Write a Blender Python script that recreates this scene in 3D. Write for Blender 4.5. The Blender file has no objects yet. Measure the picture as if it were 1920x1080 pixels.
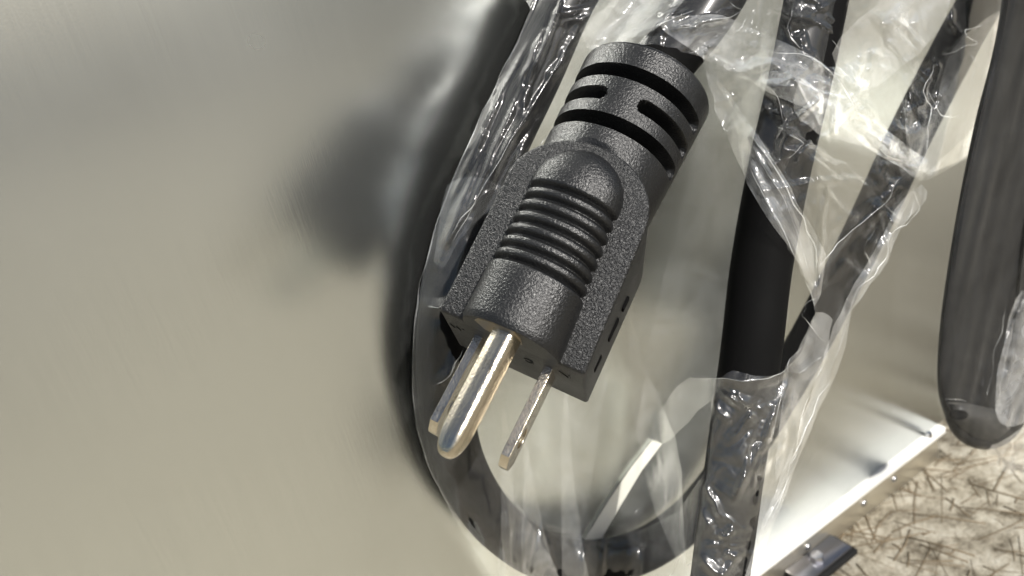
import bpy, bmesh, math, random
import numpy as np
from mathutils import Vector, Matrix
random.seed(7); rng = np.random.default_rng(7)
scene = bpy.context.scene
col = scene.collection
MM = 0.001

# ------------------------------------------------------------------ camera, sky, sun, exposure
# world: the cabinet side is the plane y = 0 facing -y, x runs along its bottom edge, z is up, ground z = 0
F = 1500.0                                        # focal length in photo pixels (1920 wide)
_n = np.array([-960.0, -450.0, 1500.0]); _n /= np.linalg.norm(_n)
_ray = lambda x, y: np.array([(x-960)/F, (y-540)/F, 1.0])
_X = np.cross(_n, np.cross(_ray(1395, 1075), _ray(1745, 808))); _X /= np.linalg.norm(_X)
if _X[0] < 0: _X = -_X
_Z = np.cross(_X, _n)
W = np.stack([_X, _n, _Z])                        # rows: world axes in camera space (x right, y down, z forward)
DIST = 140.47                                     # camera to cabinet, mm
EDGE = 13.0                                       # height of the cabinet's bottom edge above ground, mm
CAMP = np.array([0.0, -DIST, 191.25 + EDGE])      # camera position, mm

def at_depth(px, py, z):                          # point z mm along the view axis, world mm
    return CAMP + W @ (_ray(px, py) * z)
def at_h(px, py, h):                              # point h mm in front of the cabinet side
    r = _ray(px, py)
    return CAMP + W @ (r * (DIST - h) / (_n @ r))

cam = bpy.data.cameras.new('camera'); camo = bpy.data.objects.new('camera', cam); col.objects.link(camo)
right, up, back = W[:, 0], -W[:, 1], -W[:, 2]
camo.matrix_world = Matrix([[right[i], up[i], back[i], CAMP[i]*MM] for i in range(3)] + [[0, 0, 0, 1]])
cam.sensor_width = 36; cam.lens = 36*F/1920; cam.clip_start = 0.005; cam.clip_end = 500
cam.dof.use_dof = True; cam.dof.focus_distance = 0.134; cam.dof.aperture_fstop = 25
scene.camera = camo

SUN = Vector((0.06, -0.78, 0.62)).normalized()    # towards the sun
elev = math.asin(SUN.z); azim = math.atan2(SUN.x, SUN.y)
world = bpy.data.worlds.new('World'); scene.world = world; world.use_nodes = True
nt = world.node_tree; bg = nt.nodes['Background']
sky = nt.nodes.new('ShaderNodeTexSky'); sky.sky_type = 'NISHITA'; sky.sun_disc = False
sky.sun_elevation = elev; sky.sun_rotation = azim; sky.dust_density = 1.5; sky.ozone_density = 1.0
nt.links.new(sky.outputs[0], bg.inputs[0]); bg.inputs[1].default_value = 0.06
sl = bpy.data.lights.new('sun', 'SUN'); sl.energy = 5.0; sl.angle = math.radians(0.55); sl.color = (1.0, 0.965, 0.91)
so = bpy.data.objects.new('sun', sl); col.objects.link(so)
so.rotation_euler = (-SUN).to_track_quat('-Z', 'Y').to_euler(); so.location = (0, -1, 2)
scene.view_settings.view_transform = 'Standard'; scene.view_settings.look = 'None'
scene.view_settings.exposure = 0.32; scene.view_settings.gamma = 1
scene.render.engine = 'CYCLES'
scene.cycles.use_denoising = True
scene.cycles.max_bounces = 12; scene.cycles.transparent_max_bounces = 40
scene.cycles.sample_clamp_indirect = 6.0

# ------------------------------------------------------------------ materials
def mat(name):
    m = bpy.data.materials.new(name); m.use_nodes = True
    nt = m.node_tree; return m, nt, nt.nodes['Principled BSDF']
def N(nt, t, **kw):
    n = nt.nodes.new(t)
    for k, v in kw.items(): setattr(n, k, v)
    return n
def noise(nt, vec, scale, detail=3, rough=.5, dist=0):
    n = N(nt, 'ShaderNodeTexNoise'); n.inputs['Scale'].default_value = scale; n.inputs['Detail'].default_value = detail
    n.inputs['Roughness'].default_value = rough; n.inputs['Distortion'].default_value = dist
    if vec is not None: nt.links.new(vec, n.inputs['Vector'])
    return n
def mapping(nt, scale=(1, 1, 1), rot=(0, 0, 0), src='Object'):
    tc = N(nt, 'ShaderNodeTexCoord'); mp = N(nt, 'ShaderNodeMapping')
    mp.inputs['Scale'].default_value = scale; mp.inputs['Rotation'].default_value = rot
    nt.links.new(tc.outputs[src], mp.inputs['Vector']); return mp.outputs['Vector']
def ramp(nt, fac, stops):
    r = N(nt, 'ShaderNodeValToRGB'); e = r.color_ramp.elements
    while len(e) < len(stops): e.new(.5)
    for i, (p, c) in enumerate(stops):
        e[i].position = p; e[i].color = (c, c, c, 1) if not hasattr(c, '__len__') else (*c, 1)
    nt.links.new(fac, r.inputs['Fac']); return r
def bump(nt, height, strength, dist, bsdf, chain=None):
    b = N(nt, 'ShaderNodeBump'); b.inputs['Strength'].default_value = strength; b.inputs['Distance'].default_value = dist
    nt.links.new(height, b.inputs['Height'])
    if chain is not None: nt.links.new(chain, b.inputs['Normal'])
    if bsdf is not None: nt.links.new(b.outputs['Normal'], bsdf.inputs['Normal'])
    return b.outputs['Normal']
def setp(b, **kw):
    names = dict(color='Base Color', metal='Metallic', rough='Roughness', spec='Specular IOR Level', aniso='Anisotropic')
    for k, v in kw.items():
        b.inputs[names[k]].default_value = (*v, 1) if k == 'color' else v

def grained_plastic(name, color, rough, grain, strength):
    m, nt, b = mat(name); setp(b, color=color, rough=rough, spec=.5)
    v = mapping(nt)
    n1 = noise(nt, v, grain, 2, .55, .6); n2 = noise(nt, v, grain*2.7, 1)
    mx = N(nt, 'ShaderNodeMath', operation='ADD'); nt.links.new(n1.outputs[0], mx.inputs[0])
    ml = N(nt, 'ShaderNodeMath', operation='MULTIPLY'); ml.inputs[1].default_value = .3
    nt.links.new(n2.outputs[0], ml.inputs[0]); nt.links.new(ml.outputs[0], mx.inputs[1])
    bump(nt, mx.outputs[0], strength, .0005, b)
    n3 = noise(nt, v, 90, 4); r = ramp(nt, n3.outputs[0], [(.3, rough-.05), (.7, rough+.08)])
    nt.links.new(r.outputs[0], b.inputs['Roughness'])
    return m
M = {}
M['plug'] = grained_plastic('grained_black_plastic', (.007, .0072, .0076), .37, 2300, .66)
M['plug_fine'] = grained_plastic('fine_grained_black_plastic', (.0062, .0064, .0068), .36, 2500, .34)
M['rubber'] = grained_plastic('black_cable_rubber', (.0045, .0045, .0045), .7, 500, .05); M['rubber'].node_tree.nodes['Principled BSDF'].inputs['Specular IOR Level'].default_value = .07
M['bar'] = grained_plastic('black_bar_plastic', (.010, .010, .010), .62, 900, .08); M['bar'].node_tree.nodes['Principled BSDF'].inputs['Specular IOR Level'].default_value = .2

M['cap'] = grained_plastic('charcoal_cap_plastic', (.030, .029, .027), .6, 900, .08)
m, nt, b = mat('nickel'); setp(b, color=(.70, .64, .53), metal=1.0, rough=.24); M['nickel'] = m
v = mapping(nt, (60, 900, 900)); n1 = noise(nt, v, 1, 4, .6)
r = ramp(nt, n1.outputs[0], [(.25, .12), (.8, .28)]); nt.links.new(r.outputs[0], b.inputs['Roughness'])
v2 = mapping(nt); n2 = noise(nt, v2, 2600, 3, .6); ch = bump(nt, n2.outputs[0], .22, .0004, b)
n3 = noise(nt, v2, 330, 4, .65); r3 = ramp(nt, n3.outputs[0], [(.28, (.30, .25, .18)), (.43, (.62, .555, .44)), (.75, (.70, .635, .52))])
nt.links.new(r3.outputs[0], b.inputs['Base Color'])

m, nt, b = mat('dull_brass'); setp(b, color=(.30, .25, .18), metal=1.0, rough=.35); M['brass'] = m
# brushed sheet metal: fine vertical brushing, slightly uneven
m, nt, b = mat('brushed_metal'); setp(b, color=(.76, .78, .76), metal=1.0, rough=.25); M['panel'] = m
v = mapping(nt, (5200, 1, 22)); n1 = noise(nt, v, 1, 3, .6)
v2 = mapping(nt); n2 = noise(nt, v2, 22, 3, .5); n3 = noise(nt, v2, 2500, 2)
bump(nt, n1.outputs[0], .055, .0004, None)
c1 = bump(nt, n1.outputs[0], .06, .0004, None)
c2 = bump(nt, n3.outputs[0], .015, .0003, b, c1)
r = ramp(nt, n2.outputs[0], [(.3, .235), (.7, .275)]); nt.links.new(r.outputs[0], b.inputs['Roughness'])
n4 = noise(nt, v2, 9, 4, .55); r4 = ramp(nt, n4.outputs[0], [(.3, (.73, .755, .735)), (.7, (.785, .81, .79))])
st = ramp(nt, n1.outputs[0], [(.3, .955), (.7, 1.03)])
sp = noise(nt, v2, 260, 1); sr = ramp(nt, sp.outputs[0], [(.80, (1, 1, 1)), (.83, (1.35, 1.35, 1.32))])
m5 = N(nt, 'ShaderNodeMix', data_type='RGBA', blend_type='MULTIPLY'); m5.inputs[0].default_value = 1
nt.links.new(r4.outputs[0], m5.inputs[6]); nt.links.new(st.outputs[0], m5.inputs[7])
nt.links.new(m5.outputs[2], b.inputs['Base Color'])

m, nt, b = mat('lip_metal'); setp(b, color=(.82, .81, .78), metal=.15, rough=.4); M['lip'] = m
m, nt, b = mat('skirt_metal'); setp(b, color=(.66, .62, .53), metal=.9, rough=.34); M['skirt'] = m
v = mapping(nt); n1 = noise(nt, v, 60, 4); r = ramp(nt, n1.outputs[0], [(.3, (.58, .54, .45)), (.7, (.72, .68, .58))])
nt.links.new(r.outputs[0], b.inputs['Base Color'])
m, nt, b = mat('chrome'); setp(b, color=(.55, .55, .57), metal=1.0, rough=.25); M['chrome'] = m
m, nt, b = mat('foot_metal'); setp(b, color=(.30, .30, .33), metal=1.0, rough=.3); M['foot'] = m
m, nt, b = mat('pale_strip_surface'); setp(b, color=(.74, .73, .68), rough=.5); M['pale_surface'] = m  # even pale surface of the slanting strip
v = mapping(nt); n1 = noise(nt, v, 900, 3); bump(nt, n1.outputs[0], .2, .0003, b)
m, nt, b = mat('recess_shade_black'); setp(b, color=(.004, .004, .004), rough=.9, spec=.05); M['dark'] = m  # black painted for the shade inside recesses

# clear film: transparent with a glossy coat and a little haze
def film_mat(name, haze, coat, rough=.15, fold=.5, scale=150):
    m = bpy.data.materials.new(name); m.use_nodes = True; nt = m.node_tree; nt.nodes.clear()
    out = N(nt, 'ShaderNodeOutputMaterial')
    tr = N(nt, 'ShaderNodeBsdfTransparent'); tr.inputs[0].default_value = (.985, .985, .98, 1)
    df = N(nt, 'ShaderNodeBsdfDiffuse'); df.inputs[0].default_value = (.88, .89, .89, 1)
    tl = N(nt, 'ShaderNodeBsdfTranslucent'); tl.inputs[0].default_value = (.88, .89, .89, 1)
    gl = N(nt, 'ShaderNodeBsdfGlossy'); gl.inputs[0].default_value = (1, 1, 1, 1); gl.inputs['Roughness'].default_value = rough
    v = mapping(nt)
    n1 = noise(nt, v, scale, 2.2, .55, 1.0); n1.noise_type = 'RIDGED_MULTIFRACTAL'
    v2 = mapping(nt, (1, 1, .35), (0, .45, 0)); n2 = noise(nt, v2, scale*1.7, 2, .5, .6); n2.noise_type = 'RIDGED_MULTIFRACTAL'
    c1 = bump(nt, n1.outputs[0], fold, .0022, None)
    c2 = bump(nt, n2.outputs[0], fold*.6, .0012, None, c1)
    nt.links.new(c2, gl.inputs['Normal']); nt.links.new(c2, df.inputs['Normal'])
    fr = N(nt, 'ShaderNodeFresnel'); fr.inputs[0].default_value = 1.5
    mu = N(nt, 'ShaderNodeMath', operation='MULTIPLY'); mu.inputs[1].default_value = coat; mu.use_clamp = True
    nt.links.new(fr.outputs[0], mu.inputs[0])
    mh = N(nt, 'ShaderNodeMixShader'); mh.inputs[0].default_value = .42
    nt.links.new(df.outputs[0], mh.inputs[1]); nt.links.new(tl.outputs[0], mh.inputs[2])
    hz = noise(nt, v, 95, 4, .6, .8); hr = ramp(nt, hz.outputs[0], [(.32, haze*.25), (.72, haze*1.7)])
    m1 = N(nt, 'ShaderNodeMixShader'); nt.links.new(hr.outputs[0], m1.inputs[0])
    nt.links.new(tr.outputs[0], m1.inputs[1]); nt.links.new(mh.outputs[0], m1.inputs[2])
    mn = N(nt, 'ShaderNodeMath', operation='MINIMUM'); mn.inputs[1].default_value = .34
    nt.links.new(mu.outputs[0], mn.inputs[0]); mu = mn
    nt.links.new(mu.outputs[0], gl.inputs[0])
    m2 = N(nt, 'ShaderNodeAddShader')
    g2 = N(nt, 'ShaderNodeBsdfGlossy'); g2.inputs['Roughness'].default_value = .36
    nt.links.new(mu.outputs[0], g2.inputs[0]); nt.links.new(c1, g2.inputs['Normal'])
    m3 = N(nt, 'ShaderNodeMixShader'); m3.inputs[0].default_value = .45
    nt.links.new(gl.outputs[0], m3.inputs[1]); nt.links.new(g2.outputs[0], m3.inputs[2])
    nt.links.new(m1.outputs[0], m2.inputs[0]); nt.links.new(m3.outputs[0], m2.inputs[1])
    nt.links.new(m2.outputs[0], out.inputs[0])
    return m
M['film'] = film_mat('clear_film', .02, 1.3, .13, .09, 90)
M['film_back'] = film_mat('clear_film_behind', .035, .15, .16, .12, 90)
M['film_wrap'] = film_mat('sleeve_film', .015, .3, .16, .14, 70)
M['film_soft'] = film_mat('pleated_film', .07, 1.2, .16, .12, 80)
M['film_hazy'] = film_mat('doubled_film', .14, 1.6, .14, .1, 100)
M['film_dense'] = film_mat('folded_film', .22, .9, .2, .3, 200)

# concrete ground
m, nt, b = mat('concrete'); setp(b, rough=.9, spec=.2); M['ground'] = m
v = mapping(nt)
n1 = noise(nt, v, 105, 8, .74, .15); r1 = ramp(nt, n1.outputs[0], [(.38, (.12, .10, .072)), (.47, (.29, .26, .20)), (.55, (.42, .385, .31)), (.70, (.56, .53, .45))])
n2 = noise(nt, v, 3, 4); r2 = ramp(nt, n2.outputs[0], [(.3, .80), (.7, 1.0)])
vo = N(nt, 'ShaderNodeTexVoronoi', feature='DISTANCE_TO_EDGE'); vo.inputs['Scale'].default_value = 11
n3 = noise(nt, v, 60, 3); va = N(nt, 'ShaderNodeVectorMath', operation='MULTIPLY_ADD')
nt.links.new(n3.outputs['Color'], va.inputs[0]); va.inputs[1].default_value = (.02, .02, .02); nt.links.new(v, va.inputs[2])
nt.links.new(va.outputs[0], vo.inputs['Vector'])
r3 = ramp(nt, vo.outputs['Distance'], [(0, .55), (.02, 1.0)])
mx = N(nt, 'ShaderNodeMix', data_type='RGBA', blend_type='MULTIPLY'); mx.inputs[0].default_value = 1
nt.links.new(r1.outputs[0], mx.inputs[6]); nt.links.new(r2.outputs[0], mx.inputs[7])
mx2 = N(nt, 'ShaderNodeMix', data_type='RGBA', blend_type='MULTIPLY'); mx2.inputs[0].default_value = .35
nt.links.new(mx.outputs[2], mx2.inputs[6]); nt.links.new(r3.outputs[0], mx2.inputs[7])
nt.links.new(mx2.outputs[2], b.inputs['Base Color'])
n5 = noise(nt, v, 160, 6, .7); bump(nt, n5.outputs[0], .5, .004, b)
m, nt, b = mat('dry_straw'); setp(b, color=(.17, .13, .08), rough=.8); M['straw'] = m

# ------------------------------------------------------------------ object helpers
def link(name, me, material=None, parent=None, smooth=True):
    o = bpy.data.objects.new(name, me); col.objects.link(o)
    if material: me.materials.append(material)
    if parent is not None: o.parent = parent
    if smooth and len(me.polygons):
        me.polygons.foreach_set('use_smooth', np.ones(len(me.polygons), dtype=bool))
    return o
def mesh(name, verts, faces):
    me = bpy.data.meshes.new(name); me.from_pydata([tuple(map(float, p)) for p in verts], [], [tuple(map(int, f)) for f in faces]); me.update(); return me
def from_bm(name, bm):
    bmesh.ops.recalc_face_normals(bm, faces=bm.faces)
    me = bpy.data.meshes.new(name); bm.to_mesh(me); bm.free(); return me
def empty(name, loc_mm, label, cat, mtx=None, group=None):
    o = bpy.data.objects.new(name, None); col.objects.link(o); o.empty_display_size = .01
    if mtx is not None: o.matrix_world = mtx
    else: o.matrix_world = Matrix.Translation(Vector([float(v) for v in loc_mm])*MM)
    o['label'] = label; o['category'] = cat
    if group: o['group'] = group
    return o
def local_to(parent, pts_world_mm):               # world mm -> parent's local metres
    pts = np.asarray(pts_world_mm, float)*MM
    inv = np.array(parent.matrix_world.inverted())
    return pts @ inv[:3, :3].T + inv[:3, 3]
def autosmooth(o, deg=35):
    me = o.data; bm = bmesh.new(); bm.from_mesh(me)
    a = math.radians(deg)
    for e in bm.edges:
        if len(e.link_faces) == 2 and e.calc_face_angle(0) > a: e.smooth = False
    for f in bm.faces: f.smooth = True
    bm.to_mesh(me); bm.free()
def box_bm(x0, x1, y0, y1, z0, z1, bev=0, seg=2):
    bm = bmesh.new()
    vs = [bm.verts.new((x, y, z)) for x in (x0, x1) for y in (y0, y1) for z in (z0, z1)]
    for f in ((0, 1, 3, 2), (4, 6, 7, 5), (0, 4, 5, 1), (2, 3, 7, 6), (0, 2, 6, 4), (1, 5, 7, 3)): bm.faces.new([vs[i] for i in f])
    bmesh.ops.recalc_face_normals(bm, faces=bm.faces)
    if bev: bmesh.ops.bevel(bm, geom=bm.edges[:], offset=bev, segments=seg, affect='EDGES', profile=.5)
    return bm
def prism(outline, z0, z1, bev=0, seg=2, holes=()):
    """outline in x,y extruded z0..z1 with optional holes"""
    bm = bmesh.new(); allv = []
    for loop in (outline, *holes):
        vs = [bm.verts.new((x, y, z0)) for x, y in loop]; allv.append(vs)
        for i in range(len(vs)): bm.edges.new((vs[i], vs[(i+1) % len(vs)]))
    bmesh.ops.triangle_fill(bm, edges=bm.edges[:], use_beauty=True, use_dissolve=False)
    base = bm.faces[:]
    r = bmesh.ops.extrude_face_region(bm, geom=base)
    bmesh.ops.translate(bm, verts=[g for g in r['geom'] if isinstance(g, bmesh.types.BMVert)], vec=(0, 0, z1-z0))
    bmesh.ops.recalc_face_normals(bm, faces=bm.faces)
    if bev:
        es = [e for e in bm.edges if len(e.link_faces) == 2 and e.calc_face_angle(0) > .6]
        bmesh.ops.bevel(bm, geom=es, offset=bev, segments=seg, affect='EDGES', profile=.5)
    return bm
def spline(pts, n):
    P = np.asarray(pts, float); P = np.vstack([2*P[0]-P[1], P, 2*P[-1]-P[-2]]); out = []
    k = len(P)-3
    for i in range(k):
        p0, p1, p2, p3 = P[i:i+4]
        for t in np.linspace(0, 1, n, endpoint=False):
            out.append(.5*((2*p1)+(-p0+p2)*t+(2*p0-5*p1+4*p2-p3)*t*t+(-p0+3*p1-3*p2+p3)*t**3))
    out.append(P[-2]); return np.array(out)
def tube(pts, rad, seg=20, cap=True):
    P = np.asarray(pts, float); n = len(P); T = np.gradient(P, axis=0); T /= np.linalg.norm(T, axis=1)[:, None]+1e-12
    u = np.cross(T[0], [0.3, .1, .9]); u /= np.linalg.norm(u); V = []; rad = np.broadcast_to(rad, (n,))
    for i in range(n):
        u = u-T[i]*(u@T[i]); u /= np.linalg.norm(u); w = np.cross(T[i], u)
        for a in np.linspace(0, 2*math.pi, seg, endpoint=False): V.append(P[i]+rad[i]*(math.cos(a)*u+math.sin(a)*w))
    Fc = [(i*seg+j, i*seg+(j+1) % seg, (i+1)*seg+(j+1) % seg, (i+1)*seg+j) for i in range(n-1) for j in range(seg)]
    if cap: Fc += [tuple(range(seg-1, -1, -1)), tuple((n-1)*seg+j for j in range(seg))]
    return np.array(V), Fc

# ------------------------------------------------------------------ ground
def ground():
    bm = bmesh.new()
    vs = [bm.verts.new(p) for p in ((-120, -120, 0), (120, -120, 0), (120, 120, 0), (-120, 120, 0))]; bm.faces.new(vs)
    o = link('ground', from_bm('ground', bm), M['ground'], None, False); o['kind'] = 'structure'
    o['label'] = 'sunlit beige concrete ground with dark cracks'
    am, nt, b = mat('unseen_dark_sheet'); setp(b, color=(.05, .05, .047), rough=.9, spec=.2)
    n_ = noise(nt, mapping(nt), 70, 5, .6); r_ = ramp(nt, n_.outputs[0], [(.3, (.03, .03, .028)), (.7, (.07, .07, .066))]); nt.links.new(r_.outputs[0], b.inputs['Base Color'])
    bm = bmesh.new(); vs = [bm.verts.new(p) for p in ((-120, -120, .004), (120, -120, .004), (120, -.95, .004), (-120, -.72, .004))]; bm.faces.new(vs)  # unseen dark sheet, added to dim the upper reflection in the panel
    a_ = link('unseen_dark_sheet', from_bm('unseen_dark_sheet', bm), am, None, False); a_['kind'] = 'structure'; a_['label'] = 'unseen dark sheet beyond the concrete, added to darken the reflection in the metal'
    V, Fc = [], []
    def straw(p, q, r):
        k = len(V)
        pts = np.array([p, (np.array(p)+q)/2+rng.normal(0, .35, 3)*[1, 1, 0], q]); v, f = tube(pts, r, 5)
        V.extend(v*MM); Fc.extend([tuple(i+k for i in ff) for ff in f])
    for i in range(1900):
        x, y = rng.uniform(150, 420), rng.uniform(-160, 60); a = rng.uniform(0, math.pi); L = rng.uniform(2, 11)**1.35
        r = rng.uniform(.06, .24)
        straw((x, y, r), np.array((x+L*math.cos(a), y+L*math.sin(a), r+.1)), r)
    s = link('straw_bits', mesh('straw_bits', V, Fc), M['straw']); s['kind'] = 'stuff'; s['label'] = 'thin dark straw bits lying on the concrete'
ground()

# ------------------------------------------------------------------ cabinet with its brushed side
def cabinet():
    root = empty('metal_cabinet', (224, 0, 0), 'brushed grey metal cabinet side with a bright lip along its base', 'cabinet')
    def part(name, bm, mt, par=root, loc=None):
        me = from_bm(name, bm); o = link(name, me, mt, par); autosmooth(o); return o
    def B(x0, x1, y0, y1, z0, z1, bev=0): # world mm, relative to root
        return box_bm((x0-224)*MM, (x1-224)*MM, y0*MM, y1*MM, z0*MM, z1*MM, bev*MM)
    part('side_panel', B(-420, 250, 0, 40, EDGE, 520, .6), M['panel'])
    part('base_lip', B(-420, 222, -2.4, 38, EDGE-2.6, EDGE-.05, .4), M['lip'])
    part('base_skirt', B(-420, 219, -1.4, 36, .3, EDGE-2.7, .3), M['skirt'])
    # rivets on the skirt, a screw at the end of the lip
    for x, z in ((194, 6.5), (178, 6.2), (150, 6.4)):
        bm = bmesh.new(); bmesh.ops.create_uvsphere(bm, u_segments=14, v_segments=8, radius=1.25*MM)
        bmesh.ops.scale(bm, vec=(1, .6, 1), verts=bm.verts); bmesh.ops.translate(bm, vec=((x-224)*MM, -1.5*MM, z*MM), verts=bm.verts)
        part('rivet', bm, M['chrome'])
    bm = bmesh.new(); bmesh.ops.create_cone(bm, segments=18, radius1=1.1*MM, radius2=.9*MM, depth=1.6*MM, cap_ends=True)
    bmesh.ops.translate(bm, vec=((214-224)*MM, -1.3*MM, (EDGE+.8)*MM), verts=bm.verts); part('screw', bm, M['chrome'])
    # foot: metal plate edged with black rubber, standing out from the skirt
    ft = part('foot', B(139, 161, -9.5, -1.45, 3.4, 4.4, .45), M['foot'])
    part('rubber_edge', B(138.4, 162.2, -10.8, -1.5, 1.2, 3.3, .5), M['bar'], ft)
    bm = bmesh.new(); bmesh.ops.create_cone(bm, segments=6, radius1=2.2*MM, radius2=2.0*MM, depth=2.4*MM, cap_ends=True)
    bmesh.ops.translate(bm, vec=((149-224)*MM, -5.8*MM, 5.6*MM), verts=bm.verts); part('bolt', bm, M['chrome'], ft)
cabinet()

# ------------------------------------------------------------------ the cord and its plug
A_ = np.array([[-0.81435, 0.48032, -0.32577], [-0.20583, -0.76385, -0.61169], [-0.54265, -0.43108, 0.7209]])  # plug axes: prongs, across, up
PO = np.array([49.04, 102.77 - DIST, CAMP[2] - 61.249])
pm = Matrix([[A_[i][0], A_[i][1], A_[i][2], PO[i]*MM] for i in range(3)] + [[0, 0, 0, 1]])
cord_root = empty('power_cord', None, 'coiled black power cord with grounded three-prong plug poking out of a torn clear bag', 'power cord', pm)

def plug():
    S = MM
    ZF, TH, WD = 4.35, 19.2, 25.6
    hw = WD/2
    def child(name, me, mt, par=cord_root, deg=35):
        o = link(name, me, mt, par); autosmooth(o, deg); return o
    # body: arch-shaped block whose top face climbs towards the collar
    SL = .20
    top = lambda x: ZF-SL*x
    out = [(0, -hw), (0, hw)]+[(x, hw-.02*-x) for x in (-8, -16, -23.6)]
    for a in np.linspace(0, math.pi, 33)[1:-1]:
        out.append((-23.6-10.2*math.sin(a)**.95, (hw-.5)*math.cos(a)))
    out += [(x, -hw+.03*-x) for x in (-23.6, -16, -8)]
    bm = prism([(x*S, y*S) for x, y in out], (ZF-TH)*S, ZF*S, .55*S, 3)
    for v in bm.verts:
        if v.co.z > (ZF-2)*S: v.co.z += -SL*v.co.x
    body = child('plug_body', from_bm('plug_body', bm), M['plug'])
    # raised finger grip with rings
    xs = np.concatenate([np.linspace(.02, -9.2, 14), np.linspace(-9.3, -26.2, 190), np.linspace(-26.3, -31.8, 60)])
    V, Fc = [], []; na = 60
    gro = [-10.3-2.14*i for i in range(7)]
    for x in xs:
        w = 8.6+.04*x; h = 7.75+.105*x
        if x > -.5: w -= (.5+x)**2*1.2; h -= (.5+x)**2*1.2
        d = min(abs(x-g) for g in gro)
        dep = 1.0*math.exp(-(d/.42)**2) if d < 1.4 else 0
        if gro[-1] < x < gro[0]: dep += .15
        w -= dep*.8; h -= dep
        if x < -25.2:
            t = min(1, (-25.2-x)/6.6); s = math.sqrt(max(0, 1-t*t)); w *= max(s, .02); h *= max(s, .02)**.75
        for a in np.linspace(-math.pi*.5, math.pi*.5, na-4):
            ca, sa = math.cos(a), math.sin(a)
            if abs(abs(a)-math.pi*.5) < 1e-6:
                pass
            V.append((x*S, w*sa*S, (top(x)+h*max(0, ca)**.92)*S))
        k = len(V)-(na-4)
        lo, hi = V[k], V[-1]
        V[k:k] = [(lo[0], lo[1], lo[2]-1.5*S), (lo[0], lo[1], lo[2]-.5*S)]
        V += [(hi[0], hi[1], hi[2]-.5*S), (hi[0], hi[1], hi[2]-1.5*S)]
    for i in range(len(xs)-1):
        for j in range(na-1): Fc.append((i*na+j, i*na+j+1, (i+1)*na+j+1, (i+1)*na+j))
    Fc.append(tuple(range(na-1, -1, -1)))
    child('finger_grip', mesh('finger_grip', V, Fc), M['plug_fine'], deg=50)
    # collar with moulded slots
    nA, xa = 220, np.linspace(-54.1, -22, 230)
    ang = np.linspace(-math.pi, math.pi, nA, endpoint=False)
    slots = [(-48.0, -88, 80), (-43.2, -95, -15.5), (-43.2, 14.5, 84), (-38.4, -92, 82), (-48, 100, 255), (-38.4, 100, 255), (-43.2, 165, 200)]
    V, Fc = [], []
    for x in xa:
        R = 12.15-.7*max(0, (x+54)/17)
        if x < -53.2: R -= 1.0-math.sqrt(max(0, 1-((-53.2-x)/.9)**2))
        for a in ang:
            sd = 9
            for sx, a0, a1 in slots:
                a0, a1 = math.radians(a0), math.radians(a1); mid, half = (a0+a1)/2, (a1-a0)/2
                da = abs((a-mid+math.pi) % (2*math.pi)-math.pi)
                s_ = max(0, (da-half)*R+1.05)
                sd = min(sd, math.hypot(s_, x-sx)-1.14)
            dep = 4.2*min(1, max(0, (-sd+.10)/.22))
            r = R-dep
            if x > -34.6 and math.cos(a) > .05:
                lim = (4.35-.20*x-.3)/math.cos(a); tt = min(1, (x+34.6)/.9); r = r*(1-tt)+min(r, lim)*tt
            V.append((x*S, r*math.sin(a)*S, r*math.cos(a)*S))
    for i in range(len(xa)-1):
        for j in range(nA): Fc.append((i*nA+j, i*nA+(j+1) % nA, (i+1)*nA+(j+1) % nA, (i+1)*nA+j))
    Fc.append(tuple(range(nA)))
    child('strain_relief', mesh('strain_relief', V, Fc), M['plug_fine'], deg=48)
    # prongs
    zb, zg = -4.0, 7.9
    hw_ = 3.15
    ol = [(-1, zb-hw_), (15.6, zb-hw_), (16.9, zb-hw_+1.5), (17.2, zb-hw_+2.2), (17.2, zb+hw_-2.2), (16.9, zb+hw_-1.5), (15.6, zb+hw_), (-1, zb+hw_)]
    hole = [(11.7+1.75*math.cos(t), zb+1.75*math.sin(t)) for t in np.linspace(0, 2*math.pi, 20, endpoint=False)]
    bm = prism([(x*S, z*S) for x, z in ol], -.75*S, .75*S, .10*S, 2, [[(x*S, z*S) for x, z in hole]])
    bmesh.ops.transform(bm, matrix=Matrix(((1, 0, 0, 0), (0, 0, 1, 0), (0, 1, 0, 0), (0, 0, 0, 1))), verts=bm.verts)
    bme = from_bm('blade', bm)
    bl = child('blade', bme, M['nickel'], deg=18); bl.location = (0, -6.35*S, 0)
    b2 = bl.copy(); col.objects.link(b2); b2.location = (0, 6.35*S, 0)
    V, Fc = [], []; nS = 40
    prof = [(-1, 2.4)]+[(x, 2.4) for x in (4, 8, 12, 15.5)]+[(15.5+5*math.sin(t), 2.4*math.cos(t)**.75) for t in np.linspace(.1, math.pi/2-.06, 14)]
    for x, r in prof:
        for a in np.linspace(0, 2*math.pi, nS, endpoint=False):
            d = abs((a-math.radians(-42)+math.pi) % (2*math.pi)-math.pi)*2.4
            th = a-math.radians(-14); sq = (abs(math.cos(th))**3.4+abs(math.sin(th))**3.4)**(-1/3.4)
            rr = r*.90*sq-(.22*math.exp(-(d/.2)**2) if x < 19 else 0)
            V.append((x*S, rr*math.sin(a)*S, (zg+rr*math.cos(a))*S))
    for i in range(len(prof)-1):
        for j in range(nS): Fc.append((i*nS+j, i*nS+(j+1) % nS, (i+1)*nS+(j+1) % nS, (i+1)*nS+j))
    Fc.append(tuple((len(prof)-1)*nS+j for j in range(nS)))
    child('ground_pin', mesh('ground_pin', V, Fc), M['nickel'], deg=60)
    # plate round the root of the pin and small marks moulded on the front face
    pl = [(-5.6, 8.2), (-4.6, 10.2), (-2, 11.3), (1.5, 11.4), (2.4, 9.5), (2.4, 6), (-1, 5), (-4.2, 5.4)]
    bm = prism([(y*S, z*S) for y, z in pl], -.3*S, .12*S, .05*S, 1)
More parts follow.
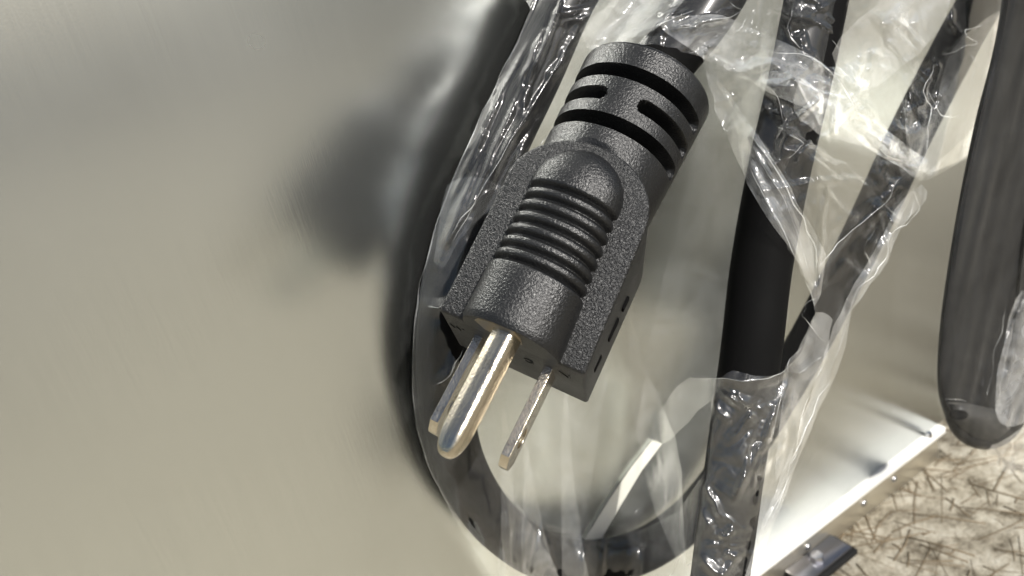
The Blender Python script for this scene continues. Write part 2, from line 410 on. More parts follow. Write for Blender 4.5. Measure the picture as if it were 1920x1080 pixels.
    bmesh.ops.transform(bm, matrix=Matrix(((0, 0, 1, 0), (1, 0, 0, 0), (0, 1, 0, 0), (0, 0, 0, 1))), verts=bm.verts)
    child('contact_plate', from_bm('contact_plate', bm), M['brass'])
    for ch, y, z, sz in (('N', 9.2, -2.2, 3.0), ('W', -10.6, -3.2, 2.6), ('G', 2.6, -3.6, 2.8)):
        cu = bpy.data.curves.new('moulded_letter', 'FONT'); cu.body = ch; cu.size = sz*S; cu.extrude = .14*S; cu.align_x = 'CENTER'
        tmp = bpy.data.objects.new('tmp', cu); col.objects.link(tmp); bpy.context.view_layer.update()
        me = bpy.data.meshes.new_from_object(tmp); bpy.data.objects.remove(tmp)
        me.transform(Matrix(((0, 0, 1, 0), (1, 0, 0, y*S), (0, 1, 0, z*S), (0, 0, 0, 1))))
        child('moulded_letter', me, M['plug_fine'], body)
    # slots in the right flank: their shade drawn as raised black blocks
    for x0, x1 in ((-6.2, -3.4), (-13.2, -9.2), (-17.4, -15.0)):
        bm = box_bm(x0*S, x1*S, (hw-.4)*S, (hw+.06)*S, -5.6*S, -3.9*S, .04*S, 1); child('slot_shade_block', from_bm('slot_shade_block', bm), M['dark'], body)
plug()

CR = 5.5
def plug_pt(x, y, z): return PO + A_ @ np.array([x, y, z])
def cable_path():
    P = [plug_pt(-49, 0, 0), plug_pt(-56, 0, 0)]
    D = lambda px, py, d: P.append(at_depth(px, py, d))
    H = lambda px, py, h: P.append(at_h(px, py, h))
    D(1335, 0, 144); D(1400, -150, 148); D(1440, -330, 155); D(1370, -460, 160); H(1250, -400, 22); H(1160, -200, 9)
    H(1115, -90, 7.5); H(1062, 0, 7); H(1000, 140, 7); H(938, 270, 7.5); H(884, 400, 7); H(848, 530, 6.4); H(832, 650, 6.6); H(838, 770, 6.4); H(868, 885, 6); H(930, 980, 6)
    H(1020, 1043, 6); H(1110, 1055, 6); H(1210, 1030, 6.2); H(1300, 965, 6.5); H(1375, 870, 7); H(1452, 750, 8); H(1525, 625, 9)
    H(1590, 500, 10); H(1648, 380, 12); H(1712, 240, 14); H(1790, 90, 16); H(1870, -60, 18); H(1950, -260, 24); H(1900, -460, 40); D(1740, -520, 150); D(1610, -400, 142)
    D(1560, -180, 142); D(1530, 0, 142); D(1497, 160, 143); D(1458, 330, 144); D(1427, 500, 146); D(1408, 660, 147); D(1388, 800, 149); D(1370, 930, 151); D(1350, 1080, 153); D(1330, 1240, 154); D(1310, 1420, 155)
    return spline(P, 14)
CP = cable_path()
v, f = tube(local_to(cord_root, CP), CR*MM, 28)
link('cable', mesh('cable', v, f), M['rubber'], cord_root)

# ------------------------------------------------------------------ black bar in its own film at the right
BAR_H = 45.0
def bar():
    o0 = at_h(1830, 700, BAR_H)
    root = empty('black_bar', o0, 'black bar with rounded lower end and small dark hole, wrapped in clear film', 'bar')
    ctr = [(1985, -250), (1948, 60), (1905, 250), (1877, 400), (1858, 540), (1846, 640), (1842, 720), (1848, 765)]
    wid = [76, 78, 80, 82, 86, 86, 84, 78]
    pts = []
    c = spline([(x, y, w) for (x, y), w in zip(ctr, wid)], 8)
    L, R = [], []
    for i, (x, y, w) in enumerate(c):
        t = c[min(i+1, len(c)-1)][:2]-c[max(i-1, 0)][:2]; t /= np.linalg.norm(t); nrm = np.array([-t[1], t[0]])
        L.append(np.array((x, y))+nrm*w); R.append(np.array((x, y))-nrm*w)
    x, y, w = c[-1]; t = c[-1][:2]-c[-2][:2]; t /= np.linalg.norm(t); nrm = np.array([-t[1], t[0]])
    end = [np.array((x, y))+nrm*w*math.cos(a)+t*w*math.sin(a) for a in np.linspace(0, math.pi, 18)[1:-1]]
    loop = L+end+R[::-1]
    def outline(sc, h):       # shrink towards the bar's centre line, at height h
        out = []
        for i, p in enumerate(loop):
            if i < len(L): q = c[i][:2]
            elif i < len(L)+len(end): q = c[-1][:2]
            else: q = c[len(L)-1-(i-len(L)-len(end))][:2]
            out.append(at_h(*(q+(p-q)*sc), h))
        return out
    rings = [outline(.82, BAR_H-6), outline(.95, BAR_H-5), outline(1, BAR_H-2), outline(.99, BAR_H+1.2), outline(.93, BAR_H+2.6), outline(.84, BAR_H+3.3), outline(.62, BAR_H+3.5), outline(.56, BAR_H+2.6), outline(.2, BAR_H+2.4)]
    n = len(loop); V = local_to(root, np.array(rings).reshape(-1, 3)); Fc = []
    for k in range(len(rings)-1):
        for i in range(n): Fc.append((k*n+i, k*n+(i+1) % n, (k+1)*n+(i+1) % n, (k+1)*n+i))
    Fc.append(tuple(range(n)))
    k = (len(rings)-1)*n                              # close the top strip across the bar
    nl = len(L); m_ = len(end)
    for i in range(nl-1): Fc.append((k+i, k+i+1, k+n-2-i, k+n-1-i))
    Fc.append(tuple(k+nl-1+i for i in range(m_+2)))
    b_ = link('bar_body', mesh('bar_body', V, Fc), M['bar'], root); autosmooth(b_, 60)
    # cap piece with the hole
    q = [(1772, 752), (1815, 756), (1880, 770), (1898, 800), (1868, 828), (1828, 822), (1795, 798)]
    top = np.array([at_h(x, y, BAR_H+4.3) for x, y in q]); bot = np.array([at_h(x, y, BAR_H+2.5) for x, y in q])
    V = local_to(root, np.vstack([bot, top])); nq = len(q)
    bm = bmesh.new(); vs = [bm.verts.new(p) for p in V]
    bm.faces.new(vs[nq:]); bm.faces.new(vs[:nq][::-1])
    for i in range(nq): bm.faces.new((vs[i], vs[(i+1) % nq], vs[nq+(i+1) % nq], vs[nq+i]))
    bmesh.ops.recalc_face_normals(bm, faces=bm.faces)
    bmesh.ops.bevel(bm, geom=bm.edges[:], offset=.6*MM, segments=2, affect='EDGES')
    ec = link('end_cap', from_bm('end_cap', bm), M['cap'], root)
    pts = [at_h(1798+18*math.cos(a), 778+9.5*math.sin(a), BAR_H+4.45) for a in np.linspace(0, 2*math.pi, 24, endpoint=False)]
    pts2 = [at_h(1798+18*math.cos(a), 778+9.5*math.sin(a), BAR_H+4.2) for a in np.linspace(0, 2*math.pi, 24, endpoint=False)]
    V = local_to(root, np.array(pts+pts2)); Fc = [tuple(range(24))]+[(i, 24+i, 24+(i+1) % 24, (i+1) % 24) for i in range(24)]
    link('hole_shade_disc', mesh('hole_shade_disc', V, Fc), M['dark'], ec)  # raised black disc, painted for the shade inside the hole
    return c
bar_c = bar()

# ------------------------------------------------------------------ pale strip on the panel
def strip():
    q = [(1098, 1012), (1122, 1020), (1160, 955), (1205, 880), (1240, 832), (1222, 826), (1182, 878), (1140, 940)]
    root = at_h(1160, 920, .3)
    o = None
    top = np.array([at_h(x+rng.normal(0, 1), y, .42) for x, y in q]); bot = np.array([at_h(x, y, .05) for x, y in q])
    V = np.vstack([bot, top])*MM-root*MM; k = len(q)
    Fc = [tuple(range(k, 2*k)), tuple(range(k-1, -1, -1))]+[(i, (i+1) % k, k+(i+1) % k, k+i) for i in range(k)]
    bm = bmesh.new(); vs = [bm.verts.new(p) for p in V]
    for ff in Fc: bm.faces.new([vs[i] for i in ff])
    o = link('pale_strip', from_bm('pale_strip', bm), M['pale_surface'], None, False); o.location = root*MM
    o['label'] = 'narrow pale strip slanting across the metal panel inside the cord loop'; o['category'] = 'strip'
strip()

# ------------------------------------------------------------------ clear film
ST = 2.5
GX0, GX1, GY0, GY1 = 640, 2080, -120, 1220
gx = np.arange(GX0, GX1+.1, ST); gy = np.arange(GY0, GY1+.1, ST)
PX, PY = np.meshgrid(gx.astype(float), gy.astype(float))
ndot = _n[0]*(PX-960)/F+_n[1]*(PY-540)/F+_n[2]
PANEL = DIST/ndot
def splat():
    front = np.full(PX.shape, 1e6); tent = np.full(PX.shape, 1e6)
    C = (CP-CAMP) @ W                                    # world -> camera space
    for p in C[::2]:
        z = p[2]; x, y = p[0]/z*F+960, p[1]/z*F+540
        PANEL_C = DIST/(_n @ (p/z)) if z > 50 else 1
        if z < 50 or not (GX0-150 < x < GX1+150 and GY0-150 < y < GY1+150): continue
        r = CR/z*F; w = r*(2.6 if z > PANEL_C*.86 else 5.5)
        i0, i1 = np.searchsorted(gx, (x-w, x+w)); j0, j1 = np.searchsorted(gy, (y-w, y+w))
        if i1 <= i0 or j1 <= j0: continue
        sx, sy = PX[j0:j1, i0:i1], PY[j0:j1, i0:i1]; d = np.hypot(sx-x, sy-y)
        h = np.where(d < r, z-np.sqrt(np.maximum(0, 1-(d/r)**2))*CR, np.where(d < 1.14*r, z, 1e6))
        front[j0:j1, i0:i1] = np.minimum(front[j0:j1, i0:i1], h)
        t = np.where(d < r*.8, z-np.sqrt(np.maximum(0, 1-(d/r)**2))*CR, z-.6*CR+(np.maximum(d-.8*r, 0)*.16 if z > PANEL_C*.86 else np.where((sx-x)*.97+(sy-y)*.24 > 0, (d-.8*r)*.13, np.maximum(d-1.3*r, 0)*.8)))
        t = np.where(d < w, t, 1e6); tent[j0:j1, i0:i1] = np.minimum(tent[j0:j1, i0:i1], t)
    return front, tent
FRONT, TENT = splat()
def blur(a, k, n=2):
    for _ in range(n):
        for ax in (0, 1):
            pad = [(0, 0), (0, 0)]; pad[ax] = (k, k)
            b = np.pad(a, pad, mode='edge'); c = np.cumsum(b, axis=ax)
            c = np.concatenate([np.zeros_like(np.take(c, [0], axis=ax)), c], axis=ax)
            s = 2*k+1; nn = a.shape[ax]
            a = (np.take(c, range(s, s+nn), axis=ax)-np.take(c, range(0, nn), axis=ax))/s
    return a
DRAPE = blur(np.minimum(TENT, PANEL-2.2), 7)-1.5
DRAPE = np.minimum(DRAPE, PANEL-.9)
def vnoise(x, y, seed):
    xi, yi = np.floor(x).astype(np.int64), np.floor(y).astype(np.int64); fx, fy = x-xi, y-yi
    fx = fx*fx*fx*(fx*(fx*6-15)+10); fy = fy*fy*fy*(fy*(fy*6-15)+10)
    def hsh(a, b):
        h = (a*374761393+b*668265263+seed*974711) & 0x7fffffff; h = ((h ^ (h >> 13))*1274126177) & 0x7fffffff
        return ((h ^ (h >> 16)) & 0xffff)/65535.0
    return (hsh(xi, yi)*(1-fx)+hsh(xi+1, yi)*fx)*(1-fy)+(hsh(xi, yi+1)*(1-fx)+hsh(xi+1, yi+1)*fx)*fy
def facets(x, y, size, seed):
    """crumpled sheet: folded planes with sharp ridges, range about -.5 .. .5"""
    out = 0; amp = 1
    for k in range(3):
        a = rng.uniform(0, math.pi); c, s = math.cos(a), math.sin(a)
        wx = x+size*.7*(vnoise(x/size/1.3, y/size/1.3, seed+9+k)-.5)*2; wy = y+size*.7*(vnoise(x/size/1.3, y/size/1.3, seed+19+k)-.5)*2
        u = (wx*c+wy*s)/size*1.1+vnoise(wx/size, wy/size, seed+29+k)*1.4
        out = out+amp*(np.abs(u % 2-1)-.5); amp *= .6; size *= .6
    return out
def inside(px, py, poly):
    r = np.zeros(px.shape, bool); n = len(poly)
    for i in range(n):
        x0, y0 = poly[i]; x1, y1 = poly[(i+1) % n]
        if y0 == y1: continue
        c = ((y0 > py) != (y1 > py)) & (px < (x1-x0)*(py-y0)/(y1-y0)+x0); r ^= c
    return r
def nearest(pts, poly):
    best = np.full(len(pts), 1e9); out = pts.copy(); n = len(poly)
    for i in range(n):
        a = np.array(poly[i], float); b = np.array(poly[(i+1) % n], float); ab = b-a; L = ab@ab
        if L == 0: continue
        t = np.clip(((pts-a)@ab)/L, 0, 1); q = a+t[:, None]*ab; d = ((pts-q)**2).sum(1)
        m = d < best; best[m] = d[m]; out[m] = q[m]
    return out
def smooth_poly(pts, k=6, jag=0, seed=1):
    P = np.array(pts, float); n = len(P); out = []
    for i in range(n):
        p0, p1, p2, p3 = P[(i-1) % n], P[i], P[(i+1) % n], P[(i+2) % n]
        for t in np.linspace(0, 1, k, endpoint=False):
            out.append(.5*((2*p1)+(-p0+p2)*t+(2*p0-5*p1+4*p2-p3)*t*t+(-p0+3*p1-3*p2+p3)*t**3))
    out = np.array(out)
    if jag: out += np.random.default_rng(seed).normal(0, jag, out.shape)
    return [tuple(p) for p in out]

def sample(field, x, y):
    fx = np.clip((np.asarray(x, float)-GX0)/ST, 0, len(gx)-1.001); fy = np.clip((np.asarray(y, float)-GY0)/ST, 0, len(gy)-1.001)
    i, j = fx.astype(int), fy.astype(int); a, b = fx-i, fy-j
    return (field[j, i]*(1-a)+field[j, i+1]*a)*(1-b)+(field[j+1, i]*(1-a)+field[j+1, i+1]*a)*b

def film(name, poly, depth, material, parent, holes=(), wr=None, limit=None):
    """sheet over the region poly (minus holes); depth = base depth field; wr = wrinkle field in mm (towards the camera +)"""
    d = depth-(wr if wr is not None else 0)
    if limit is not None: d = limit-np.logaddexp(0, (limit-d)/.5)*.5
    ok = inside(PX, PY, poly)
    for h in holes: ok &= ~inside(PX, PY, h)
    cells = ok[:-1, :-1] | ok[1:, :-1] | ok[:-1, 1:] | ok[1:, 1:]
    used = np.zeros(ok.shape, bool)
    used[:-1, :-1] |= cells; used[1:, :-1] |= cells; used[:-1, 1:] |= cells; used[1:, 1:] |= cells
    idx = np.full(ok.shape, -1); idx[used] = np.arange(used.sum())
    x, y = PX[used].copy(), PY[used].copy(); o_ = ok[used]
    pts = np.stack([x, y], 1); bad = ~o_
    if bad.any():
        nb = nearest(pts[bad], poly); db = ((nb-pts[bad])**2).sum(1)
        for h in holes:
            nh = nearest(pts[bad], h); dh = ((nh-pts[bad])**2).sum(1); m = dh < db; nb[m] = nh[m]; db[m] = dh[m]
        pts[bad] = nb
    z = sample(d, pts[:, 0], pts[:, 1])
    R = np.stack([(pts[:, 0]-960)/F*z, (pts[:, 1]-540)/F*z, z], 1)
    Wp = CAMP+R@W.T
    V = local_to(parent, Wp)
    j, i = np.nonzero(cells)
    faces = np.stack([idx[j, i], idx[j+1, i], idx[j+1, i+1], idx[j, i+1]], 1)
    me = bpy.data.meshes.new(name)
    me.vertices.add(len(V)); me.vertices.foreach_set('co', V.astype(np.float32).ravel())
    me.loops.add(faces.size); me.loops.foreach_set('vertex_index', faces.astype(np.int32).ravel())
    me.polygons.add(len(faces)); me.polygons.foreach_set('loop_start', np.arange(0, faces.size, 4, dtype=np.int32))
    me.polygons.foreach_set('loop_total', np.full(len(faces), 4, dtype=np.int32)); me.update(calc_edges=True); me.validate()
    return link(name, me, material, parent), d

def line_tubes(name, lines, depth, parent, material, lift=.25, jag=.35):
    """fold lines: thin rolled ridges of film running over a sheet"""
    V, Fc = [], []
    for pts, rad in lines:
        c = spline(pts, 3); c[1:-1] += rng.normal(0, 2.2*jag/.35, (len(c)-2, 2)); c = spline(c, 2); n = len(c)
        z = sample(depth, c[:, 0], c[:, 1])-lift
        R = np.stack([(c[:, 0]-960)/F*z, (c[:, 1]-540)/F*z, z], 1); P = CAMP+R@W.T
        taper = np.sin(np.linspace(.12, math.pi-.12, n))**.5
        v, f = tube(P, rad*taper*np.maximum(.04, 1.9*vnoise(np.arange(n)*.33, np.full(n, 1.5), int(pts[0][0]))-.35), 6); k = len(V)
        V.extend(local_to(parent, v)); Fc.extend([tuple(i+k for i in ff) for ff in f])
    return link(name, mesh(name, V, Fc), material, parent)

def ridge(pts, w, a):
    """a sharp fold along a line, mm towards the camera"""
    c = spline(pts, 10); c = c+np.stack([(vnoise(np.arange(len(c))/6., np.full(len(c), 3.), int(w*100)+k)-.5)*7 for k in (1, 2)], 1)
    d = np.full(PX.shape, 1e6); amp = np.zeros(PX.shape)
    for i in range(len(c)-1):
        p, q = c[i], c[i+1]
        x0, x1 = sorted((p[0], q[0])); y0, y1 = sorted((p[1], q[1])); m = w*1.1
        i0, i1 = np.searchsorted(gx, (x0-m, x1+m)); j0, j1 = np.searchsorted(gy, (y0-m, y1+m))
        if i1 <= i0 or j1 <= j0: continue
        sx, sy = PX[j0:j1, i0:i1], PY[j0:j1, i0:i1]; ab = q-p; L = ab@ab+1e-9
        t = np.clip(((sx-p[0])*ab[0]+(sy-p[1])*ab[1])/L, 0, 1)
        dd = np.hypot(sx-p[0]-t*ab[0], sy-p[1]-t*ab[1]); al = math.sin(math.pi*min(.94, max(.06, (i+.5)/len(c))))**.5
        sub = d[j0:j1, i0:i1]; mm = dd < sub; sub[mm] = dd[mm]; amp[j0:j1, i0:i1][mm] = al
    return a*amp*np.maximum(0, 1-d/w)
bag = empty('plastic_bag', at_h(1200, 1080, 10), 'crinkled clear plastic bag torn open around the plug and wrapped over the cord loop', 'plastic bag')
# wrinkle fields (mm)
soft = lambda s, seed: (vnoise(PX/s, PY/s, seed)-.5)*2
def aniso(angle, su, sv, seed):
    c, s = math.cos(angle), math.sin(angle); u = PX*c+PY*s; v = -PX*s+PY*c
    return (vnoise(u/su, v/sv, seed)-.5)*2
def zone(cx, cy, rx, ry): return np.exp(-(((PX-cx)/rx)**2+((PY-cy)/ry)**2))
crum = facets(PX, PY, 70, 3); crum2 = facets(PX, PY, 34, 5)
z_up = np.clip(zone(1560, 130, 330, 190)+zone(1780, 200, 160, 260), 0, 1)
z_sleeve = zone(1400, 930, 110, 260)
z_low = zone(1000, 1000, 230, 150)
z_left = zone(900, 300, 120, 330)
# long creases
fold_lines = [
 ([(1350, 165), (1400, 240), (1460, 330), (1505, 410), (1530, 480), (1535, 560)], .22), ([(1362, 180), (1420, 290), (1482, 400), (1520, 520)], .16),
 ([(1400, 300), (1440, 385), (1492, 480), (1515, 530), (1528, 580)], .22), ([(1340, 60), (1440, 95), (1540, 120), (1640, 250), (1715, 320)], .16),
 ([(1690, 330), (1660, 380), (1600, 430), (1560, 470), (1535, 500)], .22), ([(1705, 330), (1722, 380), (1712, 410), (1672, 440), (1650, 500), (1610, 545), (1590, 590)], .26),
 ([(1592, 590), (1560, 690), (1525, 770), (1488, 870), (1440, 990), (1400, 1085)], .26), ([(1540, 690), (1510, 760), (1490, 850), (1475, 900), (1420, 1020)], .18),
 ([(1738, 330), (1790, 310), (1850, 262), (1874, 190), (1888, 100)], .30), ([(1740, 295), (1738, 260), (1745, 200), (1732, 170), (1752, 120)], .26),
 ([(1742, 175), (1760, 210), (1800, 218), (1812, 190), (1828, 130), (1820, 95)], .28), ([(1760, 105), (1800, 90), (1830, 80), (1810, 60), (1850, 40), (1900, 25)], .24),
 ([(1430, 150), (1455, 180), (1470, 230), (1450, 270)], .2), ([(1452, 232), (1476, 248), (1508, 268), (1480, 296)], .2), ([(1560, 75), (1580, 110), (1612, 150), (1600, 190)], .18),
 ([(1230, 25), (1180, 60), (1110, 110), (1040, 230), (970, 340)], .2), ([(1090, 40), (1030, 150), (960, 260), (890, 380), (850, 450)], .18), ([(1300, 20), (1210, 55), (1130, 90)], .16),
 ([(1250, 55), (1330, 40), (1390, 20)], .2), ([(1320, 45), (1400, 62), (1500, 95)], .12), ([(1370, 5), (1400, 30), (1380, 60)], .2),
 ([(920, 355), (880, 390), (840, 450)], .2), ([(860, 558), (832, 575), (802, 574)], .26), ([(868, 655), (850, 690), (820, 720)], .3),
 ([(1165, 590), (1172, 660), (1190, 740), (1195, 810), (1215, 890), (1240, 960)], .15), ([(1180, 680), (1230, 740), (1258, 800), (1270, 900), (1278, 1030)], .15),
 ([(1190, 800), (1220, 900), (1250, 980), (1275, 1050)], .14), ([(948, 900), (950, 1000), (948, 1090)], .13), ([(985, 940), (1015, 1000), (1045, 1090)], .13), ([(1062, 820), (1075, 930), (1105, 1090)], .13),
 ([(1350, 740), (1410, 755), (1450, 738)], .14), ([(1290, 716), (1320, 712), (1346, 709), (1400, 714), (1452, 704), (1480, 686)], .24), ([(1480, 700), (1455, 790), (1430, 900)], .18),
 ([(1505, 640), (1490, 665), (1475, 690), (1500, 700), (1540, 670)], .22), ([(1530, 560), (1505, 580), (1520, 610), (1545, 640)], .2),
 ([(1560, 420), (1600, 405), (1650, 440)], .1), ([(1640, 430), (1620, 470), (1632, 500)], .18), ([(1655, 380), (1700, 415), (1715, 370)], .16),
 ([(1485, 20), (1480, 60), (1500, 90)], .26), ([(1420, 0), (1412, 30), (1400, 60)], .14),
]
RIDGES = np.zeros(PX.shape)
for pts, r in fold_lines: RIDGES = np.maximum(RIDGES, ridge(pts, 8+45*r, .3+5.5*r))
# streaks along the left cord
for k in range(26):
    t0 = rng.uniform(-.05, .7); t1 = t0+rng.uniform(.18, .5); o = rng.uniform(-75, 70)
    q = lambda t: (1050-215*t+o*.8+rng.normal(0, 4), -20+500*t+o*.25)
    RIDGES = RIDGES+ridge([q(t0), q((t0+t1)/2), q(t1)], rng.uniform(6, 17), rng.choice([1, 1, -.7])*rng.uniform(.5, 1.7))
# crumpling that fans out from where the film is gathered
CRUSH = np.zeros(PX.shape)
def fan(cx, cy, a0, a1, n, l0, l1, amp, w0=9, w1=34, r0=10):
    global CRUSH
    for k in range(n):
        a = math.radians(rng.uniform(a0, a1)); st = rng.uniform(r0, r0+90); L = rng.uniform(l0, l1); b = a+rng.normal(0, .16)
        p = np.array((cx+st*math.cos(a), cy+st*math.sin(a))); e = p+L*np.array((math.cos(b), math.sin(b)))
        CRUSH = CRUSH+ridge([p, (p+e)/2+rng.normal(0, 5, 2), e], rng.uniform(w0, w1), amp*rng.choice([1, -.8])*rng.uniform(.35, 1))
def scatter(x0, x1, y0, y1, n, l0, l1, amp, w0=8, w1=30, ang=None, da=90):
    global CRUSH
    for k in range(n):
        a = math.radians(rng.uniform(0, 180) if ang is None else ang+rng.normal(0, da)); L = rng.uniform(l0, l1)
        p = np.array((rng.uniform(x0, x1), rng.uniform(y0, y1))); v_ = np.array((math.cos(a), math.sin(a)))*L/2
        CRUSH = CRUSH+ridge([p-v_, p+rng.normal(0, L*.06, 2), p+v_], rng.uniform(w0, w1), amp*rng.choice([1, -.8])*rng.uniform(.35, 1))
fan(1720, 325, 180, 300, 26, 60, 260, 2.4); fan(1530, 560, 225, 300, 12, 50, 200, 1.8); fan(1345, 140, -60, 60, 12, 40, 180, 1.8)
fan(1480, 690, 90, 140, 10, 60, 260, 1.5); fan(1385, 30, 100, 190, 14, 60, 260, 1.8); fan(1720, 325, 90, 150, 10, 60, 240, 1.4)
scatter(1330, 1660, 0, 300, 46, 40, 150, 2.2); scatter(1660, 1890, 20, 310, 26, 40, 150, 2.2, ang=115, da=35); scatter(1090, 1340, -10, 100, 18, 60, 200, 1.9, ang=150, da=25)
scatter(1310, 1450, 730, 1080, 46, 25, 90, 1.1, 5, 16); scatter(1540, 1700, 340, 620, 20, 40, 140, 1.7, ang=40, da=35)
scatter(930, 1290, 780, 1080, 18, 120, 340, 1.0, 5, 14, ang=88, da=9); scatter(1180, 1350, 700, 860, 12, 50, 150, .7, 5, 14, ang=155, da=15)
scatter(1490, 1740, 40, 330, 34, 70, 220, 1.5, 5, 16, ang=38, da=22); scatter(1400, 1700, 0, 320, 14, 120, 300, 2.6, 26, 60, ang=35, da=40); scatter(1100, 1420, 0, 260, 30, 40, 160, 1.1, 4, 12, ang=140, da=35)
BACKR = CRUSH*0; keep = CRUSH; CRUSH = np.zeros(PX.shape)
scatter(1200, 1380, 300, 700, 30, 40, 130, 1.1, 3, 8, ang=4, da=10); BACKR = CRUSH; CRUSH = keep
wr_front = (RIDGES+1.0*soft(120, 11)+.9*aniso(math.radians(120), 260, 20, 12)*(.15+z_left)+.75*aniso(math.radians(96), 300, 28, 13)*z_low
            + CRUSH+crum*(.12+.5*z_up+.25*z_sleeve)+crum2*(.03+.25*z_up+.12*z_sleeve))
wr_back = BACKR+.9*soft(150, 21)+crum*.16+.25*aniso(math.radians(5), 160, 26, 22)+.05*crum2

outline = smooth_poly([(1015, -60), (995, 20), (955, 110), (905, 210), (850, 335), (808, 460), (783, 570), (774, 670), (777, 770), (800, 860), (838, 945), (885, 1020), (940, 1100),
                       (1000, 1190), (1390, 1190), (1405, 1080), (1440, 990), (1485, 870), (1530, 760), (1562, 685), (1592, 585), (1640, 500), (1690, 408), (1722, 345), (1760, 318), (1808, 300), (1845, 262), (1872, 190),
                       (1890, 100), (1905, 20), (1915, -60)], 6)
hole = [(1330, 118), (1352, 170), (1375, 225), (1392, 310), (1425, 370), (1462, 430), (1490, 486), (1512, 530), (1528, 575), (1512, 640), (1478, 686), (1452, 702), (1400, 712), (1346, 708), (1300, 714),
        (1240, 735), (1205, 735), (1172, 690), (1150, 680), (1118, 750), (1094, 768), (1030, 742), (985, 735), (940, 735), (860, 680), (836, 640), (824, 590), (880, 480), (955, 335), (1020, 280), (1045, 215), (1085, 130), (1125, 98), (1205, 82), (1280, 96)]
hole = smooth_poly(hole, 5, 2.0, 4)
back_depth = PANEL-2.6
back, _ = film('film_sheet', outline, back_depth, M['film_back'], bag, wr=wr_back, limit=PANEL-.8)
back['label'] = 'rear sheet of the clear bag against the metal panel'
LIM = np.minimum(PANEL-.6, DRAPE+.9)
front, fd = film('film_sheet', outline, DRAPE, M['film'], bag, holes=[hole], wr=np.maximum(wr_front, -.5), limit=LIM)
front.data.materials.append(M['film_back'])
_c = np.zeros(len(front.data.polygons)*3); front.data.polygons.foreach_get('center', _c)
_w = np.array(bag.matrix_world); _p = (_c.reshape(-1, 3) @ _w[:3, :3].T+_w[:3, 3])/MM-CAMP; _q = _p @ W
_in = inside(_q[:, 0]/_q[:, 2]*F+960, _q[:, 1]/_q[:, 2]*F+540, [(900, 740), (1340, 700), (1325, 880), (1270, 960), (1190, 1000), (1110, 1006), (1020, 980), (950, 920), (905, 850)])
front.data.polygons.foreach_set('material_index', _in.astype(np.int32))
front['label'] = 'front sheet of the clear bag with a torn opening'
# folded and doubled patches lying over the front sheet
def patch(pts, key, extra=.6, amp=.6, seed=1, k=3, size=40, jag=2.0):
    poly = smooth_poly(pts, k, jag, seed)
    base = blur(DRAPE, 3)-extra
    d = base
    return film('film_fold', poly, d, M[key], bag, wr=-.4+np.logaddexp(0, (RIDGES*.8+CRUSH*1.1+.4)/.3)*.3+amp*.5*facets(PX, PY, size*1.5, seed+40), limit=LIM-.25-extra*.5)[0]
patches = [
 ([(1318, 100), (1350, 150), (1395, 215), (1445, 290), (1500, 385), (1545, 480), (1530, 575), (1518, 540), (1490, 480), (1430, 400), (1392, 320), (1352, 230), (1330, 160)], 'film_hazy', 1.5, .9),
 ([(1235, 45), (1330, 25), (1400, 50), (1500, 95), (1560, 130), (1600, 180), (1660, 240), (1735, 300), (1715, 330), (1620, 270), (1540, 215), (1470, 190), (1380, 140), (1300, 95)], 'film_hazy', 1.2, 1.2),
 ([(1500, 150), (1560, 190), (1650, 250), (1740, 300), (1725, 325), (1620, 275), (1540, 250), (1490, 210)], 'film_hazy', 2.0, .9),
 ([(1690, 180), (1735, 240), (1760, 170), (1790, 90), (1850, 35), (1910, 20), (1898, 100), (1880, 180), (1850, 260), (1800, 302), (1740, 335), (1712, 320)], 'film_soft', 1.0, 1.3),
 ([(1850, 130), (1886, 80), (1884, 180), (1862, 235), (1830, 285), (1780, 310), (1735, 330), (1770, 295), (1815, 255), (1838, 200)], 'film_soft', 1.4, .6),
 ([(1722, 345), (1735, 372), (1690, 430), (1650, 510), (1600, 585), (1575, 680), (1535, 770), (1490, 880), (1445, 1000), (1405, 1100), (1388, 1100), (1440, 960), (1478, 860), (1520, 745), (1548, 660), (1575, 585), (1618, 510), (1660, 430)], 'film_hazy', .8, .4),
 ([(1560, 100), (1640, 10), (1690, -40), (1790, -40), (1760, 60), (1700, 120), (1620, 170)], 'film_hazy', 1.0, 1.2),
 ([(1090, 60), (1140, 10), (1180, -40), (1300, -40), (1250, 40), (1180, 75), (1120, 100)], 'film_hazy', .8, 1.0),
 ([(944, 760), (958, 860), (972, 940), (1000, 985), (1030, 1040), (1046, 1110), (948, 1110)], 'film_soft', .6, .2),
 ([(985, 820), (1004, 930), (1030, 1030), (1048, 1110), (982, 1110)], 'film_soft', 1.0, .2),
 ([(1058, 720), (1075, 900), (1088, 1000), (1104, 1110), (1058, 1110)], 'film_soft', .8, .2),
 ([(1180, 590), (1205, 680), (1245, 760), (1272, 850), (1282, 960), (1278, 1060), (1240, 985), (1210, 900), (1192, 800), (1178, 700)], 'film_soft', .7, .35),
 ([(1290, 714), (1346, 710), (1342, 740), (1290, 790), (1240, 830), (1220, 810), (1250, 750)], 'film_soft', .6, .5),
 ([(1346, 712), (1450, 704), (1478, 690), (1468, 760), (1440, 900), (1408, 1000), (1380, 1110), (1300, 1110), (1312, 960), (1332, 850)], 'film', .5, .7),
 ([(1475, 690), (1505, 640), (1530, 585), (1560, 600), (1545, 680), (1510, 760), (1480, 860), (1455, 900), (1462, 780)], 'film_hazy', 1.2, .9),
 ([(840, 345), (905, 335), (945, 360), (900, 410), (862, 450), (832, 500), (815, 470)], 'film', .9, .9),
]
for i, (pts, key, ex, amp) in enumerate(patches):
    patch(pts, key, ex, amp, i+1, size=36 if amp > .5 else 60)
cr = line_tubes('creases', [(p, r*.36) for p, r in fold_lines if r >= .16], np.minimum(fd, DRAPE)-.9, bag, M['film_dense'], .1)
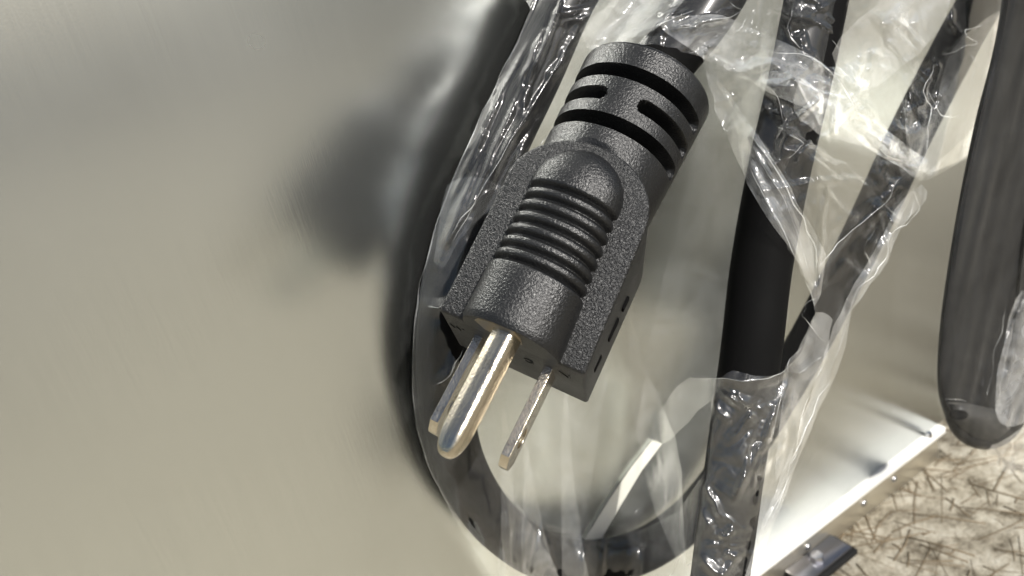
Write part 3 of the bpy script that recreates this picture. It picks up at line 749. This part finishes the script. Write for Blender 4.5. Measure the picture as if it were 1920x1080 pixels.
cr['kind'] = 'stuff'
# rolled rim along the bag's left edge
rim = [(995, 20), (955, 110), (905, 210), (850, 335), (808, 460), (783, 570), (774, 670), (777, 770), (800, 860), (838, 945), (885, 1020), (940, 1100)]
line_tubes('rim', [(rim, .13)], fd, bag, M['film_soft'], .05, .2)

# wrap on the black bar
wrap = empty('plastic_wrap', at_h(1840, 880, 20), 'thin clear film sleeve wrapped around the black bar at the far right', 'plastic wrap')
def splat_bar():
    f = np.full(PX.shape, 1e6); zb = (DIST-BAR_H)/ndot
    for x, y, w in bar_c:
        d = np.hypot(PX-x, PY-y)/w
        f = np.minimum(f, np.where(d < 1.25, zb-10.2+5.5*np.clip(d-.9, 0, 1)**1.3*6, 1e6))
    return np.where(f > 1e5, zb+8, f)
wd_ = blur(splat_bar(), 5)-.6
w_out = smooth_poly([(1890, -60), (1864, 100), (1822, 290), (1792, 420), (1768, 540), (1755, 640), (1753, 720), (1766, 785), (1796, 832), (1836, 852), (1862, 862), (1900, 850), (1925, 810), (1938, 720), (1950, 600), (2000, 300), (2040, -60)], 6)
wwr = .9*aniso(math.radians(103), 340, 13, 31)+.5*soft(90, 33)+.5*crum*zone(1890, 700, 90, 180)*2+.4*crum2*zone(1890, 750, 90, 160)
wf, wfd = film('film_sheet', w_out, wd_, M['film_wrap'], wrap, wr=wwr)
for i, pts in enumerate([[(1905, 560), (1935, 560), (1960, 700), (1930, 780), (1888, 800), (1868, 770), (1872, 690)], [(1850, 846), (1890, 820), (1945, 790), (1985, 850), (1940, 892), (1868, 880)]]):
    film('film_fold', smooth_poly(pts, 3, 1.5, i), wfd-.8, M['film_hazy'] if i else M['film_dense'], wrap, wr=1.6*aniso(math.radians(112), 200, 11, 60+i)+.6*facets(PX, PY, 36, 70+i))
wl = line_tubes('creases', [([(1890, 560), (1868, 660), (1850, 740)], .12), ([(1900, 600), (1880, 700), (1870, 770)], .12), ([(1888, 800), (1900, 830), (1890, 860)], .2), ([(1772, 748), (1812, 753)], .08)], wfd-.4, wrap, M['film_hazy'])
wl['kind'] = 'stuff'
